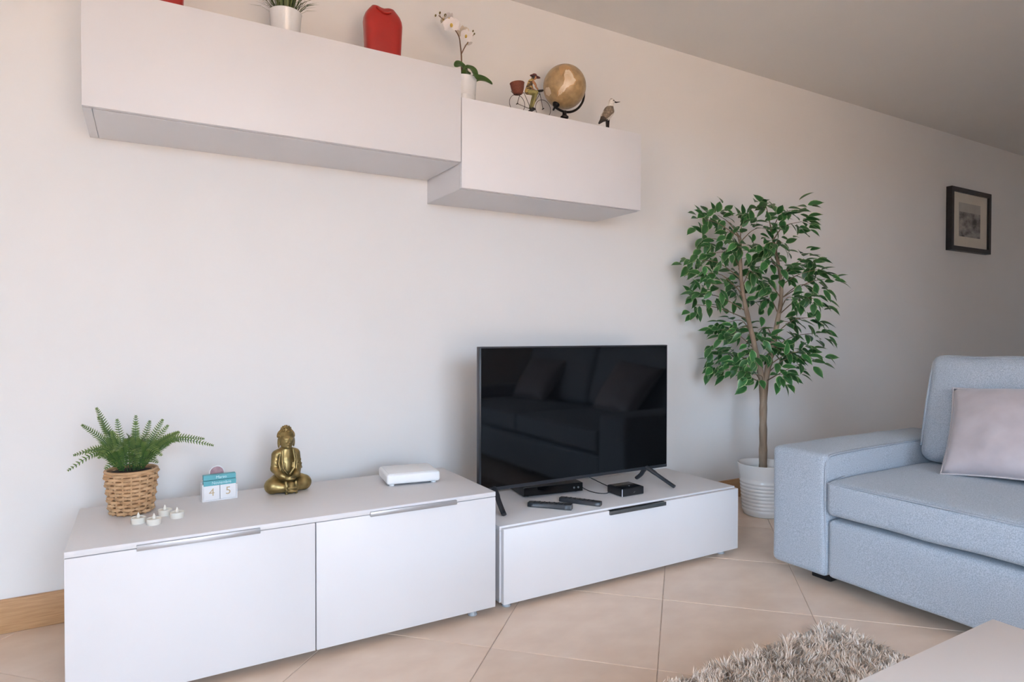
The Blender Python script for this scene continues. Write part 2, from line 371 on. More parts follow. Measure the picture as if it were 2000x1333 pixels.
struct('trim_sun_blocker', boxes([((-3.1,RY0-1.0,2.52),(7.5,RY0-.15,2.72)),((-3.1,RY0-.15,2.52),(RX0-.15,0,2.72))]), 'blocker_stucco')  # unseen overhang, added to hold sun and high sky off the openings
# ------------------------------------------------------------------ wall cabinets
def wall_cabinet(label, x0, x1, z0, z1, dep, panel):
    t = thing('wall_cabinet', label, 'cabinet', ((x0+x1)/2, 0, z0), 0, 'white cabinets hung high on the wall')
    w = (x1-x0)/2; h = z1-z0; pw = .018
    obj('body', box((-w+.001,-dep+.022,.001),(w-.001,-.001,h-.002), .0008, 1), 'lacquer', t)
    d = obj('door', box((-w,-dep,0),(w,-dep+.019,h), .0012, 2), 'lacquer', t)
    if panel:
        obj('end_panel', box((-w,-dep+.0215,-.0022),(-w+.024,-.001,.0005), .0006, 1), 'lacquer', t)
        obj('bottom_panel', box((-w+.0255,-dep+.0215,-.0022),(w,-.001,.0005), .0006, 1), 'lacquer', t)
    else: obj('bottom_panel', box((-w,-dep+.0215,-.0022),(w,-.001,.0005), .0006, 1), 'lacquer', t)
    return t
ZA, ZB = 1.9562, 1.8523
wall_cabinet('longer white wall cabinet, hung higher, carrying the red vases', .0209, 1.2217, 1.6062, ZA, .3439, True)
wall_cabinet('shorter white wall cabinet, hung lower, carrying the globe', 1.2247, 2.1182, 1.5086, ZB, .3439, False)
# ------------------------------------------------------------------ base cabinets
def bar_handle(x0, x1, y, z, mat, parent):
    return obj('handle', prism([(x0,z-.0145),(x1,z-.0145),(x1,z),(x0,z)], y-.0095, y+.014, .0012), mat, parent)
ZL, ZT = .4168, .287
t = thing('sideboard', 'white two-door sideboard standing under the longer wall cabinet', 'cabinet', (.6,-.44,0))
Yf = -.6617+.44; Yb = -.2162+.44
obj('body', box((-.6,Yf+.02,.025),(.6,Yb,ZL-.016), .0008, 1), 'lacquer', t)
obj('top', box((-.6,Yf,ZL-.0155),(.6,Yb,ZL), .0012, 2), 'lacquer', t)
for k, (a, b, h0, h1) in enumerate(((-.6,.0015,-.447,-.15),(.0045,.6,.164,.452))):
    d = obj('door', box((a,Yf,.025),(b,Yf+.0185,ZL-.0175), .0015, 2), 'lacquer', t); bar_handle(h0, h1, Yf, ZL-.007, 'brushed_metal', d)
for x in (-.56,.53):
    for y in (Yf+.035,Yb-.04): obj('foot', lathe([(.015,0),(.017,.003),(.014,.008),(.014,.0255)],16), 'clear_plastic', t, (x,y,0))
t = thing('tv_bench', 'low white bench with one wide front under the television', 'tv bench', (1.8186,-.436,0))
w = (2.4025-1.2347)/2; Yf = -.6569+.436; Yb = -.212+.436
obj('body', box((-w-.006,Yf+.0203,.022),(w,Yb,ZT-.016), .0008, 1), 'lacquer', t)
obj('top', box((-w-.006,Yf+.0203,ZT-.0155),(w,Yb,ZT), .0012, 2), 'lacquer', t)
d = obj('door', box((-w,Yf,.02),(w,Yf+.019,ZT-.006), .0018, 2), 'lacquer', t); bar_handle(-.127,.155, Yf, ZT-.006, 'dark_metal', d)
for x in (-w+.03,w-.07):
    for y in (Yf+.035,Yb-.04): obj('foot', lathe([(.015,0),(.017,.003),(.014,.008),(.014,.0225)],16), 'clear_plastic', t, (x,y,0))
# ------------------------------------------------------------------ television and boxes
t = thing('television', 'flat black television standing on two splayed feet on the low bench', 'television', (1.7362,-.4215,ZT))
hw = (2.2101-1.2623)/2; z0 = .3523-ZT; z1 = .902-ZT
fr_ = obj('frame', box((-hw,0,z0),(hw,.026,z1), .002, 2), 'black_satin', t)
obj('screen', box((-hw+.006,-.0016,z0+.014),(hw-.006,.002,z1-.006), .0006, 1), 'black_gloss', t)
obj('chin', box((-hw+.002,-.0022,z0+.001),(hw-.002,.002,z0+.0135), .0008, 1), 'black_satin', t)
obj('back_cover', box((-hw+.05,.024,z0+.03),(hw-.05,.062,z0+.36), .01, 3), 'black_plastic', t)
for s, xa, xt, xb in ((-1,-.415,-.437,-.425),(1,.357,.402,.374)):
    P = spline([(xt,-.122,.0085),(xa+(xt-xa)*.55,-.07,.036),(xa,-.012,z0+.004),(xa,.012,z0+.006),(xa+(xb-xa)*.6,.05,.034),(xb,.088,.0085)], 5)
    obj('foot', tube(P, [.0105]*8+[.0125]*(len(P)-16)+[.0105]*8, 8, flat=.75), 'black_satin', t)
t = thing('media_recorder', 'flat wide black box lying under the television', 'media box', (1.632,-.37,ZT), math.radians(-8))
obj('case', box((-.135,0,.004),(.135,.19,.040), .002, 2), 'black_plastic', t)
obj('front_panel', box((-.134,-.003,.005),(.134,.001,.039), .001, 1), 'black_gloss', t)
for x in (.093,.112): obj('button', lathe([(.0045,0),(.0045,.0015),(.003,.002)],12), 'dark_metal', t, (x,-.003,.022), (PI/2,0,0))
for x in (-.11,.11):
    for y in (.02,.17): obj('foot', lathe([(.008,0),(.008,.0045)],10), 'rubber_key', t, (x,y,0))
t = thing('streaming_box', 'small square black box near the front of the bench', 'media box', (1.9035,-.5,ZT), 0)
obj('case', box((-.0585,-.048,.002),(.0585,.048,.034), .004, 3), 'black_plastic', t)
obj('top_plate', box((-.052,-.042,.0335),(.052,.042,.0350), .0006, 1), 'black_gloss', t)
obj('status_light', lathe([(.0028,0),(.0028,.0006)],12), 'bright_white', t, (.004,-.018,.0350))
obj('emblem', mesh([(-.012,0,.0),(-.004,0,.0),(.0,0,.006),(-.004,0,.006)],[(0,1,2,3)],False), 'dark_metal', t, (.012,-.0483,.013))
obj('corner_strip', box((-.0575,-.0478,.003),(-.0555,-.0468,.033)), 'bright_white', t)  # thin bright white strip up the front left corner
tag_c = lambda nm, pts, lab: setp(obj(nm, tube(spline(pts,8), .0019, 6), 'black_plastic'), lab, 'cable', 'black cables running behind the television')
tag_c('power_cable', [(1.848,-.475,ZT+.012),(1.822,-.468,ZT+.003),(1.79,-.43,ZT+.004),(1.782,-.37,ZT+.010),(1.785,-.31,ZT+.03),(1.79,-.29,ZT+.075)], 'thin black cable leaving the left side of the small box')
tag_c('video_cable', [(1.895,-.452,ZT+.016),(1.895,-.43,ZT+.010),(1.905,-.38,ZT+.006),(1.885,-.33,ZT+.02),(1.85,-.30,ZT+.045),(1.83,-.29,ZT+.09)], 'thin black cable leaving the back of the small box')
def remote(label, a, b, wid, tail, seed):
    a = Vector((*a,0)); b = Vector((*b,0)); L = (b-a).length; c = (a+b)/2
    t = thing('remote_control', label, 'remote control', (c.x,c.y,ZT), math.atan2(b.y-a.y,b.x-a.x), 'remote controls on the bench')
    n = 14; V = []; F = []
    prof = [(-1,.003),(-.96,.010),(-.8,.016),(.8,.016),(.96,.010),(1,.003),(.8,0),(-.8,0)]
    for i in range(n+1):
        u = i/n; ww = wid/2*(1-tail*math.sin(PI*min(1,u*1.1))*.5)*(1 if .03 < u < .97 else .8); hh = 1+.25*(u if tail else 0)
        for x, z in prof: V.append((-L/2+u*L, x*ww, z*hh+.0002))
    m = len(prof)
    for i in range(n):
        for j in range(m): F.append((i*m+j, i*m+(j+1)%m, (i+1)*m+(j+1)%m, (i+1)*m+j))
    F += [tuple(range(m)), tuple(n*m+j for j in range(m))]
    obj('body', smooth_by_angle(mesh(V,F),50), 'black_satin', t)
    rr = random.Random(seed)
    for i in range(7):
        for j in (-1,0,1):
            u = .14+.11*i; hh = 1+.25*(u if tail else 0)
            obj('button', lathe([(.0034,0),(.0034,.0012),(.0024,.0018)],8), 'rubber_key', t, (-L/2+u*L, j*wid*.24, .0160*hh))
    return t
remote('black remote control with a waisted body, nearest the sideboard', (1.454,-.462), (1.569,-.588), .044, .35, 1)
remote('straight slim black remote control nearer the small box', (1.601,-.463), (1.695,-.603), .036, 0, 2)
# ------------------------------------------------------------------ sofa
def pillow(name, label, w, h, thick, loc, rot, group=None, seed=0):
    t = thing(name, label, 'cushion', loc, 0, group); t.rotation_euler = rot
    n = 26; V = []; F = []; rim = []
    for s in (1,-1):
        k = len(V)
        for i in range(n+1):
            for j in range(n+1):
                u = -1+2*i/n; v = -1+2*j/n
                x = u*w/2*(1-.055*(1-v*v))*(1+.07*v); z = v*h/2*(1-.055*(1-u*u))
                q = max(0,(1-u**2))*max(0,(1-v**2)); th = thick/2*q**.42
                wr = noise.noise(Vector((u*2.2+seed, v*2.2, s*3)))*.010*q**.5+.006*math.sin(9*u+5*v+seed)*(abs(u*v)**1.5)*q**.3
                V.append((x, -s*(th+wr), z+h/2))
        for i in range(n):
            for j in range(n):
                a = k+i*(n+1)+j; F.append((a,a+1,a+n+2,a+n+1))
    bm = bmesh.new(); vv = [bm.verts.new(p) for p in V]; [bm.faces.new([vv[i] for i in f]) for f in F]
    bmesh.ops.remove_doubles(bm, verts=bm.verts, dist=1e-5); bmesh.ops.recalc_face_normals(bm, faces=bm.faces); me = bpy.data.meshes.new('m'); bm.to_mesh(me); bm.free()
    me.polygons.foreach_set('use_smooth', [True]*len(me.polygons)); obj('cover', me, 'satin', t)
    rim = []
    for k in range(4*n):
        e, f = divmod(k, n); p = -1+2*f/n; u, v = ((p,-1),(1,p),(-p,1),(-1,-p))[e]
        rim.append((u*w/2*(1-.055*(1-v*v))*(1+.07*v)*1.004, 0, v*h/2*(1-.055*(1-u*u))*1.004+h/2))
    obj('cord', tube(rim, .0036, 6, closed=True), 'satin_cord', t); return t
SX0, SX1, SY0, SY1 = 2.346, 3.36, -3.14, -.87; AW = .232
sofa = thing('sofa', 'light grey-blue fabric sofa with low wide arms beside the potted tree', 'sofa', (2.85,-2.0,0))
ox, oy = -2.85, 2.0
def sp(name, me, mat='fabric', parent=None): 
    o = obj(name, me, mat, parent or sofa); return o
for s, (a, b) in enumerate(((SY1-AW,SY1),(SY0,SY0+AW))):
    arm = sp('armrest', softbox((SX0+ox,a+oy,.05),(SX1+ox,b+oy,.507), .022, (24,8,12), (.006,.004,.009), .004, s))
    yi = (a if s == 0 else b)+oy; dy = .006 if s == 0 else -.006
    P = [(SX0+ox+.012,yi+dy,.06),(SX0+ox+.008,yi+dy,.25),(SX0+ox+.008,yi+dy,.44)]+[(SX0+ox+.02,yi+dy,.489),(SX0+ox+.06,yi+dy,.501)]+[(SX0+ox+x,yi+dy,.503+.004*math.sin(PI*x)) for x in (.2,.35,.5,.65,.8,.95)]
    obj('piping', tube(spline(P,4), .0048, 6), 'fabric_piping', arm)
ya, yb = SY0+AW+.004+oy, SY1-AW-.004+oy; ym = (ya+yb)/2
sp('base', softbox((SX0+ox+.006,ya,.052),(SX1+ox-.02,yb,.268), .018, (10,20,8), (.003,0,0), .002, 5))
sp('backrest', softbox((3.19+ox,ya-.004,.20),(SX1+ox+.005,yb+.004,.64), .03, (6,20,10), (.004,0,.004), .003, 9))
for k, (a, b) in enumerate(((ym+.002,yb),(ya,ym-.002))):
    c = sp('seat_cushion', softbox((SX0+ox-.004,a,.286),(3.10+ox,b,.412), .022, (20,20,8), (.006,.0,.022), .004, 20+k))
    y0, y1 = a+.012, b-.012
    obj('piping', tube(spline([(SX0+ox+.10,y1+.006,.416),(SX0+ox+.012,y1,.404),(SX0+ox-.001,y1-.04,.404),(SX0+ox-.006,(y0+y1)/2,.406),(SX0+ox-.001,y0+.04,.404),(SX0+ox+.012,y0,.404)],6), .0042, 6), 'fabric_piping', c)
    me = softbox((-.09,(a-b)/2+.002,0),(.09,(b-a)/2-.002,.435), .045, (8,18,16), (.020,.006,.012), .010, 40+k)
    bc = obj('back_cushion', me, 'fabric', sofa, (3.022+ox,(a+b)/2,.424), (0,math.radians(14),0))
    hy = (b-a)/2-.013
    obj('piping', tube(spline([(-.076,-hy,.05),(-.082,-hy,.22),(-.076,-hy+.002,.375),(-.076,-hy+.020,.409),(-.077,-hy+.06,.4235),(-.086,0,.4300),(-.077,hy-.06,.4235),(-.076,hy-.020,.409),(-.076,hy-.002,.375),(-.082,hy,.22),(-.076,hy,.05)],6), .0045, 6), 'fabric_piping', bc)
for x in (2.475,3.25):
    for y in (-1.02,-2.0,-3.0): obj('leg', box((x+ox-.03,y+oy-.04,0),(x+ox+.03,y+oy+.04,.056), .004, 2), 'black_plastic', sofa)
pillow('scatter_cushion', 'mauve-grey satin cushion with corded edge leaning at the arm end of the sofa', .44, .385, .15, (2.756,-1.505,.446), (math.radians(-37),math.radians(-4),math.radians(-86)), 'satin cushions on the sofa', 1)
pillow('scatter_cushion', 'mauve-grey satin cushion on the far seat, seen mirrored in the television screen', .45, .38, .16, (2.77,-2.55,.440), (math.radians(-37),0,math.radians(-93)), 'satin cushions on the sofa', 7)
# ------------------------------------------------------------------ low table and rug
t = thing('coffee_table', 'pale square-edged coffee table cropped at the lower right corner', 'table', (1.148,-2.226,0))
obj('top', box((-.45,-.275,.35),(.45,.275,.40), .002, 2), 'table_white', t)
for x in (-.42,.42):
    for y in (-.245,.245): obj('leg', box((x-.025,y-.025,.0125),(x+.025,y+.025,.3505), .002, 1), 'table_white', t)
rug = thing('shag_rug', 'beige and grey shaggy rug lying between sofa and table', 'rug', (1.36,-2.0,0))
rw, rh = .70, .69
obj('backing', softbox((-rw,-rh,.0005),(rw,rh,.012), .005, (6,6,3)), 'wicker', rug)
rs = np.random.default_rng(3); N = 125000
bx = rs.uniform(-rw,rw,N); by = rs.uniform(-rh,rh,N)
# clumps: neighbouring strands lean the same way
ang = 2*PI*np.array([noise.noise(Vector((x*14,y*14,0))) for x, y in zip(bx,by)])*1.6+rs.normal(0,.6,N)
edge = np.minimum(np.minimum(bx+rw,rw-bx),np.minimum(by+rh,rh-by)); lean = rs.uniform(.010,.026,N)
ln = rs.uniform(.022,.040,N); dx = np.cos(ang)*lean; dy = np.sin(ang)*lean
wx = -np.sin(ang)*.0016; wy = np.cos(ang)*.0016
V = np.zeros((N,5,3))
V[:,0] = np.c_[bx-wx,by-wy,np.full(N,.010)]; V[:,1] = np.c_[bx+wx,by+wy,np.full(N,.010)]
V[:,2] = np.c_[bx-wx+dx*.4,by-wy+dy*.4,.010+ln*.65]; V[:,3] = np.c_[bx+wx+dx*.4,by+wy+dy*.4,.010+ln*.65]
V[:,4] = np.c_[bx+dx*1.15,by+dy*1.15,.010+ln*.92]
me = bpy.data.meshes.new('pile'); base = (np.arange(N)*5)[:,None]
tri = (base[:,:,None]+np.array([[0,1,3],[0,3,2],[2,3,4]])[None]).reshape(-1)
me.vertices.add(N*5); me.vertices.foreach_set('co', V.reshape(-1)); me.loops.add(len(tri)); me.loops.foreach_set('vertex_index', tri.astype(np.int32))
me.polygons.add(N*3); me.polygons.foreach_set('loop_start', np.arange(0,N*9,3,dtype=np.int32)); me.update(calc_edges=True)
setp(obj('pile', me, 'shag', rug), kind='stuff')
# ------------------------------------------------------------------ framed print
t = thing('framed_print', 'small black-framed grey print hanging on the wall beyond the tree', 'picture', (5.765,0,1.59))
fw_, fh, fb, fd = .305, .482, .034, .042
obj('frame', boxes([((-fw_,-fd,0),(-fw_+fb,-.001,fh)),((fw_-fb,-fd,0),(fw_,-.001,fh)),((-fw_+fb,-fd,0),(fw_-fb,-.001,fb)),((-fw_+fb,-fd,fh-fb),(fw_-fb,-.001,fh))]), 'frame_black', t)
mat_ = obj('mat_board', box((-fw_+fb,-fd+.016,fb),(fw_-fb,-.002,fh-fb)), 'mat_board', t)
pr = obj('print', box((-.165,-fd+.0145,.115),(.160,-fd+.016,.375)), 'print_grey', t)
obj('print_sky', box((-.165,-fd+.0142,.305),(.160,-fd+.0145,.375)), 'sky_grey', pr)
# ------------------------------------------------------------------ potted tree
def frame_of(p, d, n_):
    d = d.normalized(); s = n_.cross(d); s = s.normalized() if s.length > 1e-4 else Vector((1,0,0)); n_ = d.cross(s)
    return Matrix(((d.x,s.x,n_.x,p.x),(d.y,s.y,n_.y,p.y),(d.z,s.z,n_.z,p.z),(0,0,0,1)))
def leaf_mesh(L, wd, droop, fold):
    st = [0,.08,.22,.40,.58,.76,.90,1.]; hw = [.06,.45,.86,1.,.88,.55,.16,.01]; cs = [-1,-.80,0,.80,1]; V = []; F = []; T = []
    for u, h in zip(st,hw):
        for c in cs: V.append((u*L, c*h*wd/2, -fold*abs(c)*h*wd/2*-1-droop*L*u*u)); T.append(abs(c))
    for i in range(len(st)-1):
        for j in range(4): F.append((i*5+j,(i+1)*5+j,(i+1)*5+j+1,i*5+j+1))
    me = bpy.data.meshes.new('leaf'); me.from_pydata(V,[],F); me.polygons.foreach_set('use_smooth',[True]*len(F))
    at = me.attributes.new('tone','FLOAT','POINT'); at.data.foreach_set('value', T); me.materials.append(MATS['leaf']); return me
LEAVES = [leaf_mesh(.076,.041,.16,.24), leaf_mesh(.066,.036,.28,.18), leaf_mesh(.060,.030,.10,.34), leaf_mesh(.072,.036,.36,.12)]
PX, PY = 3.0, -.312
tree = thing('potted_tree', 'tall artificial leafy tree in a ribbed white pot by the wall', 'tree', (PX,PY,0))
prof = [(.092,0),(.099,.004)]
for i in range(9): z = .02+.0185*i; r = .1015+.021*(z/.27); prof += [(r,z),(r+.0032,z+.006),(r+.0032,z+.012),(r+.0006,z+.0175)]
prof += [(.1175,.20),(.1245,.245),(.128,.262),(.129,.268),(.126,.270),(.1225,.266),(.118,.23)]
pot = obj('pot', lathe(prof,56,50), 'white_ceramic', tree); obj('soil', lathe([(.108,.19),(.112,.226),(.06,.231),(.005,.233)],32), 'soil', pot)
ST = {'L': [(2.993,-.316,.22),(2.990,-.318,.45),(2.995,-.305,.69),(2.935,-.30,.904),(2.86,-.285,1.195),(2.85,-.28,1.45)], 'R': [(3.009,-.304,.22),(3.011,-.302,.45),(3.010,-.316,.70),(3.075,-.33,.986),(3.085,-.35,1.206),(3.01,-.34,1.51)]}
stem_pts = []
for k, P in ST.items():
    Q = spline([(x-PX,y-PY,z) for x,y,z in P],7); n_ = len(Q); stem_pts += Q[n_*2//5:]
    obj('trunk', tube(Q,[(.0210 if k == 'L' else .0195)*(1-.74*(i/n_)**1.3)*(1+.07*math.sin(i*2.1)) for i in range(n_)],10), 'bark', tree)
CLUST = [(2.92, -0.362, 1.6), (2.957, -0.426, 1.503), (2.932, -0.322, 1.489), (3.026, -0.458, 1.569), (3.042, -0.497, 1.505), (2.691, -0.164, 1.544), (2.853, -0.127, 1.578), (2.771, -0.108, 1.451), (2.868, -0.178, 1.477), (2.813, -0.293, 1.378), (2.76, -0.171, 1.362), (2.628, -0.156, 1.315), (2.665, -0.208, 1.247), (2.708, -0.254, 1.193), (2.663, -0.194, 1.142), (2.706, -0.1, 1.094), (2.928, -0.196, 1.26), (2.902, -0.185, 1.177), (3.014, -0.258, 1.368), (2.935, -0.383, 1.403), (2.896, -0.322, 1.249), (3.026, -0.314, 1.201), (2.957, -0.24, 1.122), (3.073, -0.278, 1.123), (3.238, -0.373, 1.343), (3.155, -0.52, 1.272), (3.11, -0.374, 1.255), (3.215, -0.421, 1.202), (3.246, -0.493, 1.225), (3.061, -0.472, 1.115), (3.214, -0.481, 1.118), (3.125, -0.52, 1.023), (3.329, -0.41, 0.945), (2.891, -0.162, 0.999), (2.878, -0.241, 0.958), (2.755, -0.231, 0.958), (3.04, -0.24, 0.958), (3.117, -0.387, 0.999), (3.128, -0.302, 0.903), (2.842, -0.136, 0.847), (2.85, -0.233, 0.823), (2.898, -0.291, 0.824), (3.024, -0.318, 0.823), (3.077, -0.402, 0.852), (3.081, -0.488, 0.854), (3.157, -0.494, 0.787), (3.207, -0.37, 0.753), (2.974, -0.45, 0.712), (2.849, -0.364, 0.711), (2.804, -0.171, 0.727), (2.83, -0.284, 0.746), (2.988, -0.314, 0.904), (3.015, -0.353, 1.305), (2.856, -0.288, 1.514), (3.17, -0.298, 1.429)]
rr = random.Random(11); spots = []
for c in CLUST:
    c = Vector(c)-Vector((PX,PY,0)); c.z += .035 if c.z < .8 else .012
    s = min(stem_pts, key=lambda p: (p-c).length+abs(c.z-.10-p.z)*.7)
    mid = (s+c)/2+Vector((rr.uniform(-.02,.02),rr.uniform(-.02,.02),rr.uniform(.01,.05)))
    Q = spline([s,mid,c],5); obj('branch', tube(Q,[.0032-.0021*i/(len(Q)-1) for i in range(len(Q))],5), 'twig', tree)
    tw = (c-mid).normalized()
    for k in range(15):
        q = c+Vector((rr.gauss(0,.028),rr.gauss(0,.03),rr.gauss(0,.028))) if k < 12 else mid.lerp(c,rr.uniform(.2,.9))+Vector((rr.gauss(0,.018),)*3)
        q.y = min(q.y,.215)
        d = tw*.6+(q-c)*9+Vector((rr.uniform(-.6,.6),rr.uniform(-.6,.3),rr.uniform(-.75,.25)))
        if q.y > .16 and d.y > 0: d.y = -d.y*.3
        nn = Vector((rr.uniform(-.6,.5),-.55+rr.uniform(-.5,.5),.75))
        spots.append((q,d,nn,rr.randrange(4)))
eye = Vector((CX-PX,CY-PY,CZ)); spots.sort(key=lambda s: (s[0]-eye).length)
for q,d,nn,k in spots[:295]: o = obj('leaf', LEAVES[k], None, tree); o.matrix_local = frame_of(q,d,nn)
V = []; F = []; T = []
for q,d,nn,k in spots[295:]:
    mm = frame_of(q,d,nn); b0 = len(V); V += [mm @ v.co for v in LEAVES[k].vertices]; F += [tuple(i+b0 for i in p.vertices) for p in LEAVES[k].polygons]; T += [a.value for a in LEAVES[k].attributes['tone'].data]
me = bpy.data.meshes.new('leaves'); me.from_pydata([tuple(v) for v in V],[],F); me.polygons.foreach_set('use_smooth',[True]*len(F)); at = me.attributes.new('tone','FLOAT','POINT'); at.data.foreach_set('value',T)
setp(obj('inner_leaves', me, 'leaf', tree), kind='stuff')
# ------------------------------------------------------------------ fern in a woven basket
FX, FY = .138, -.332
fern = thing('potted_fern', 'green fern in a woven natural basket at the left end of the sideboard', 'plant', (FX,FY,ZL))
bask = obj('basket', lathe([(.050,.0005),(.0525,.003),(.0635,.122),(.0625,.125),(.058,.122),(.048,.008)],40), 'wicker_dark', fern)
NR, NS = 11, 18
for r in range(NR):
    z = .0075+.0112*r; R = .0525+.0135*(z/.125)
    obj('woven_strand', tube([((R+.0046*math.cos(NS/2*a+PI*r))*math.cos(a),(R+.0046*math.cos(NS/2*a+PI*r))*math.sin(a),z) for a in [2*PI*i/108 for i in range(108)]], .0048, 6, closed=True, flat=1.0), 'wicker', bask)
for k in range(NS):
    a = 2*PI*(k+.5)/NS; obj('stake', tube([((.0535+.0135*z/.125)*math.cos(a),(.0535+.0135*z/.125)*math.sin(a),z) for z in (.001,.06,.128)], .0030, 5), 'wicker', bask)
obj('rim', tube([(.0672*math.cos(a),.0672*math.sin(a),.127) for a in [2*PI*i/40 for i in range(40)]], .0042, 7, closed=True), 'wicker', bask)
obj('moss', lathe([(.060,.10),(.060,.120),(.03,.128),(.004,.130)],24), 'soil', bask)
def frond(tip, lift, base, wid, npair, seed):
    q = random.Random(seed); b = Vector(base); tp = Vector(tip); mid = b.lerp(tp,.5)+Vector((0,0,lift)); P = spline([b,b.lerp(mid,.5)+Vector((0,0,lift*.35)),mid,tp],8); n_ = len(P)
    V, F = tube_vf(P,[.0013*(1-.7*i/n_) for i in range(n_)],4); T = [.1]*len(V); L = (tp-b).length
    for i in range(npair):
        u = .16+.83*i/(npair-1); f = u*(n_-1); k = min(int(f),n_-2); p = P[k].lerp(P[k+1],f-k); d = (P[k+1]-P[k]).normalized()
        sd = d.cross(Vector((0,-.72,.7)));  sd = sd.normalized() if sd.length > .05 else Vector((1,0,0)); nr = sd.cross(d).normalized()
        ww = wid*min(1,.55+u*1.1)*(1-u**4*.8)
        for s in (-1,1):
            e = (sd*s+d*.38+nr*q.uniform(-.05,.28)).normalized(); m = d*.0017; k0 = len(V)
            V += [p-m, p+e*ww*.5-m*1.2, p+e*ww+d*.001, p+e*ww*.5+m*1.2, p+m]; F += [(k0,k0+1,k0+3,k0+4),(k0+1,k0+2,k0+3)]
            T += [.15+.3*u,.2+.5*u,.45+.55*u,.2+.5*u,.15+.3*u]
    me = bpy.data.meshes.new('frond'); me.from_pydata([tuple(v) for v in V],[],F)
    at = me.attributes.new('tone','FLOAT','POINT'); at.data.foreach_set('value',T); return me
TIPS = [(.051,-.335,.734,.02),(.016,-.34,.687,.03),(-.016,-.36,.562,.055),(-.006,-.31,.596,.045),(.025,-.37,.612,.04),(.053,-.29,.703,.02),(.101,-.30,.693,.015),(.15,-.30,.701,.01),(.150,-.36,.690,.02),(.187,-.28,.680,.015),(.221,-.33,.688,.02),(.236,-.30,.665,.02),(.262,-.36,.651,.03),(.268,-.29,.640,.03),(.335,-.33,.619,.055),(.36,-.345,.598,.06),
        (.10,-.44,.62,.05),(.16,-.455,.60,.05),(.06,-.42,.60,.05),(.215,-.43,.595,.05),(.13,-.40,.66,.04),(.18,-.40,.655,.04),(.12,-.235,.62,.05),(.20,-.232,.60,.05),(.09,-.36,.665,.03),(.15,-.43,.575,.04),(.075,-.40,.565,.03),(.205,-.40,.57,.03)]
for i, (x,y,z,lf) in enumerate(TIPS):
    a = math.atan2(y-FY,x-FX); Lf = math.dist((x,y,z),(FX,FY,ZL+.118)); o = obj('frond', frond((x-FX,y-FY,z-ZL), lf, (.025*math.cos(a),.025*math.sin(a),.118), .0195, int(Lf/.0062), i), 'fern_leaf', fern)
# ------------------------------------------------------------------ perpetual calendar
t = thing('block_calendar', 'little white block calendar with teal bars showing 4 and 5', 'calendar', (.380,-.297,ZL), math.radians(4))
arch = [(-.052,0),(.052,0),(.052,.052)]+[(.030,.066)]+[(.024*math.cos(a)-.004,.078+.028*math.sin(a)) for a in [math.radians(q) for q in range(-10,191,18)]]+[(-.036,.068),(-.052,.054)]
obj('back_board', prism(arch,.014,.018), 'paper_white', t)
obj('emblem', lathe([(.0205,0),(.0205,.0009),(.019,.0013)],32), 'mauve', t, (-.004,.0138,.082), (PI/2,0,0))
obj('emblem_mark', tube([(-.012,.0122,.072),(-.008,.0122,.0745),(-.004,.0122,.072),(0,.0122,.0745),(.004,.0122,.072)],.0008,5), 'paper_white', t)
obj('tray', boxes([((-.052,-.0205,0),(.052,.014,.0032)),((-.052,-.0205,.0032),(-.0485,.014,.054)),((.0485,-.0205,.0032),(.052,.014,.046))]), 'paper_white', t)
for k, (x, ch) in enumerate(((-.0243,'4'),(.0243,'5'))):
    c = obj('cube', box((x-.0236,-.0200,.0034),(x+.0236,.0135,.0490), .0012, 2), 'paper_white', t)
    obj('numeral', text_mesh(ch,.034,.0003), 'gold_ink', c, (x,-.0203,.027), (PI/2,0,0))
for k, (z, tx, sh) in enumerate(((.0494,'Noviembre',0),(.0662,'Marzo',.004))):
    c = obj('month_bar', box((-.0485,-.024+sh,z),(.0475,-.004+sh,z+.0162), .0008, 1), 'teal', t)
    obj('month_name', text_mesh(tx,.0125,.0002), 'pale_ink', c, (.004,-.0242+sh,z+.008), (PI/2,0,0))
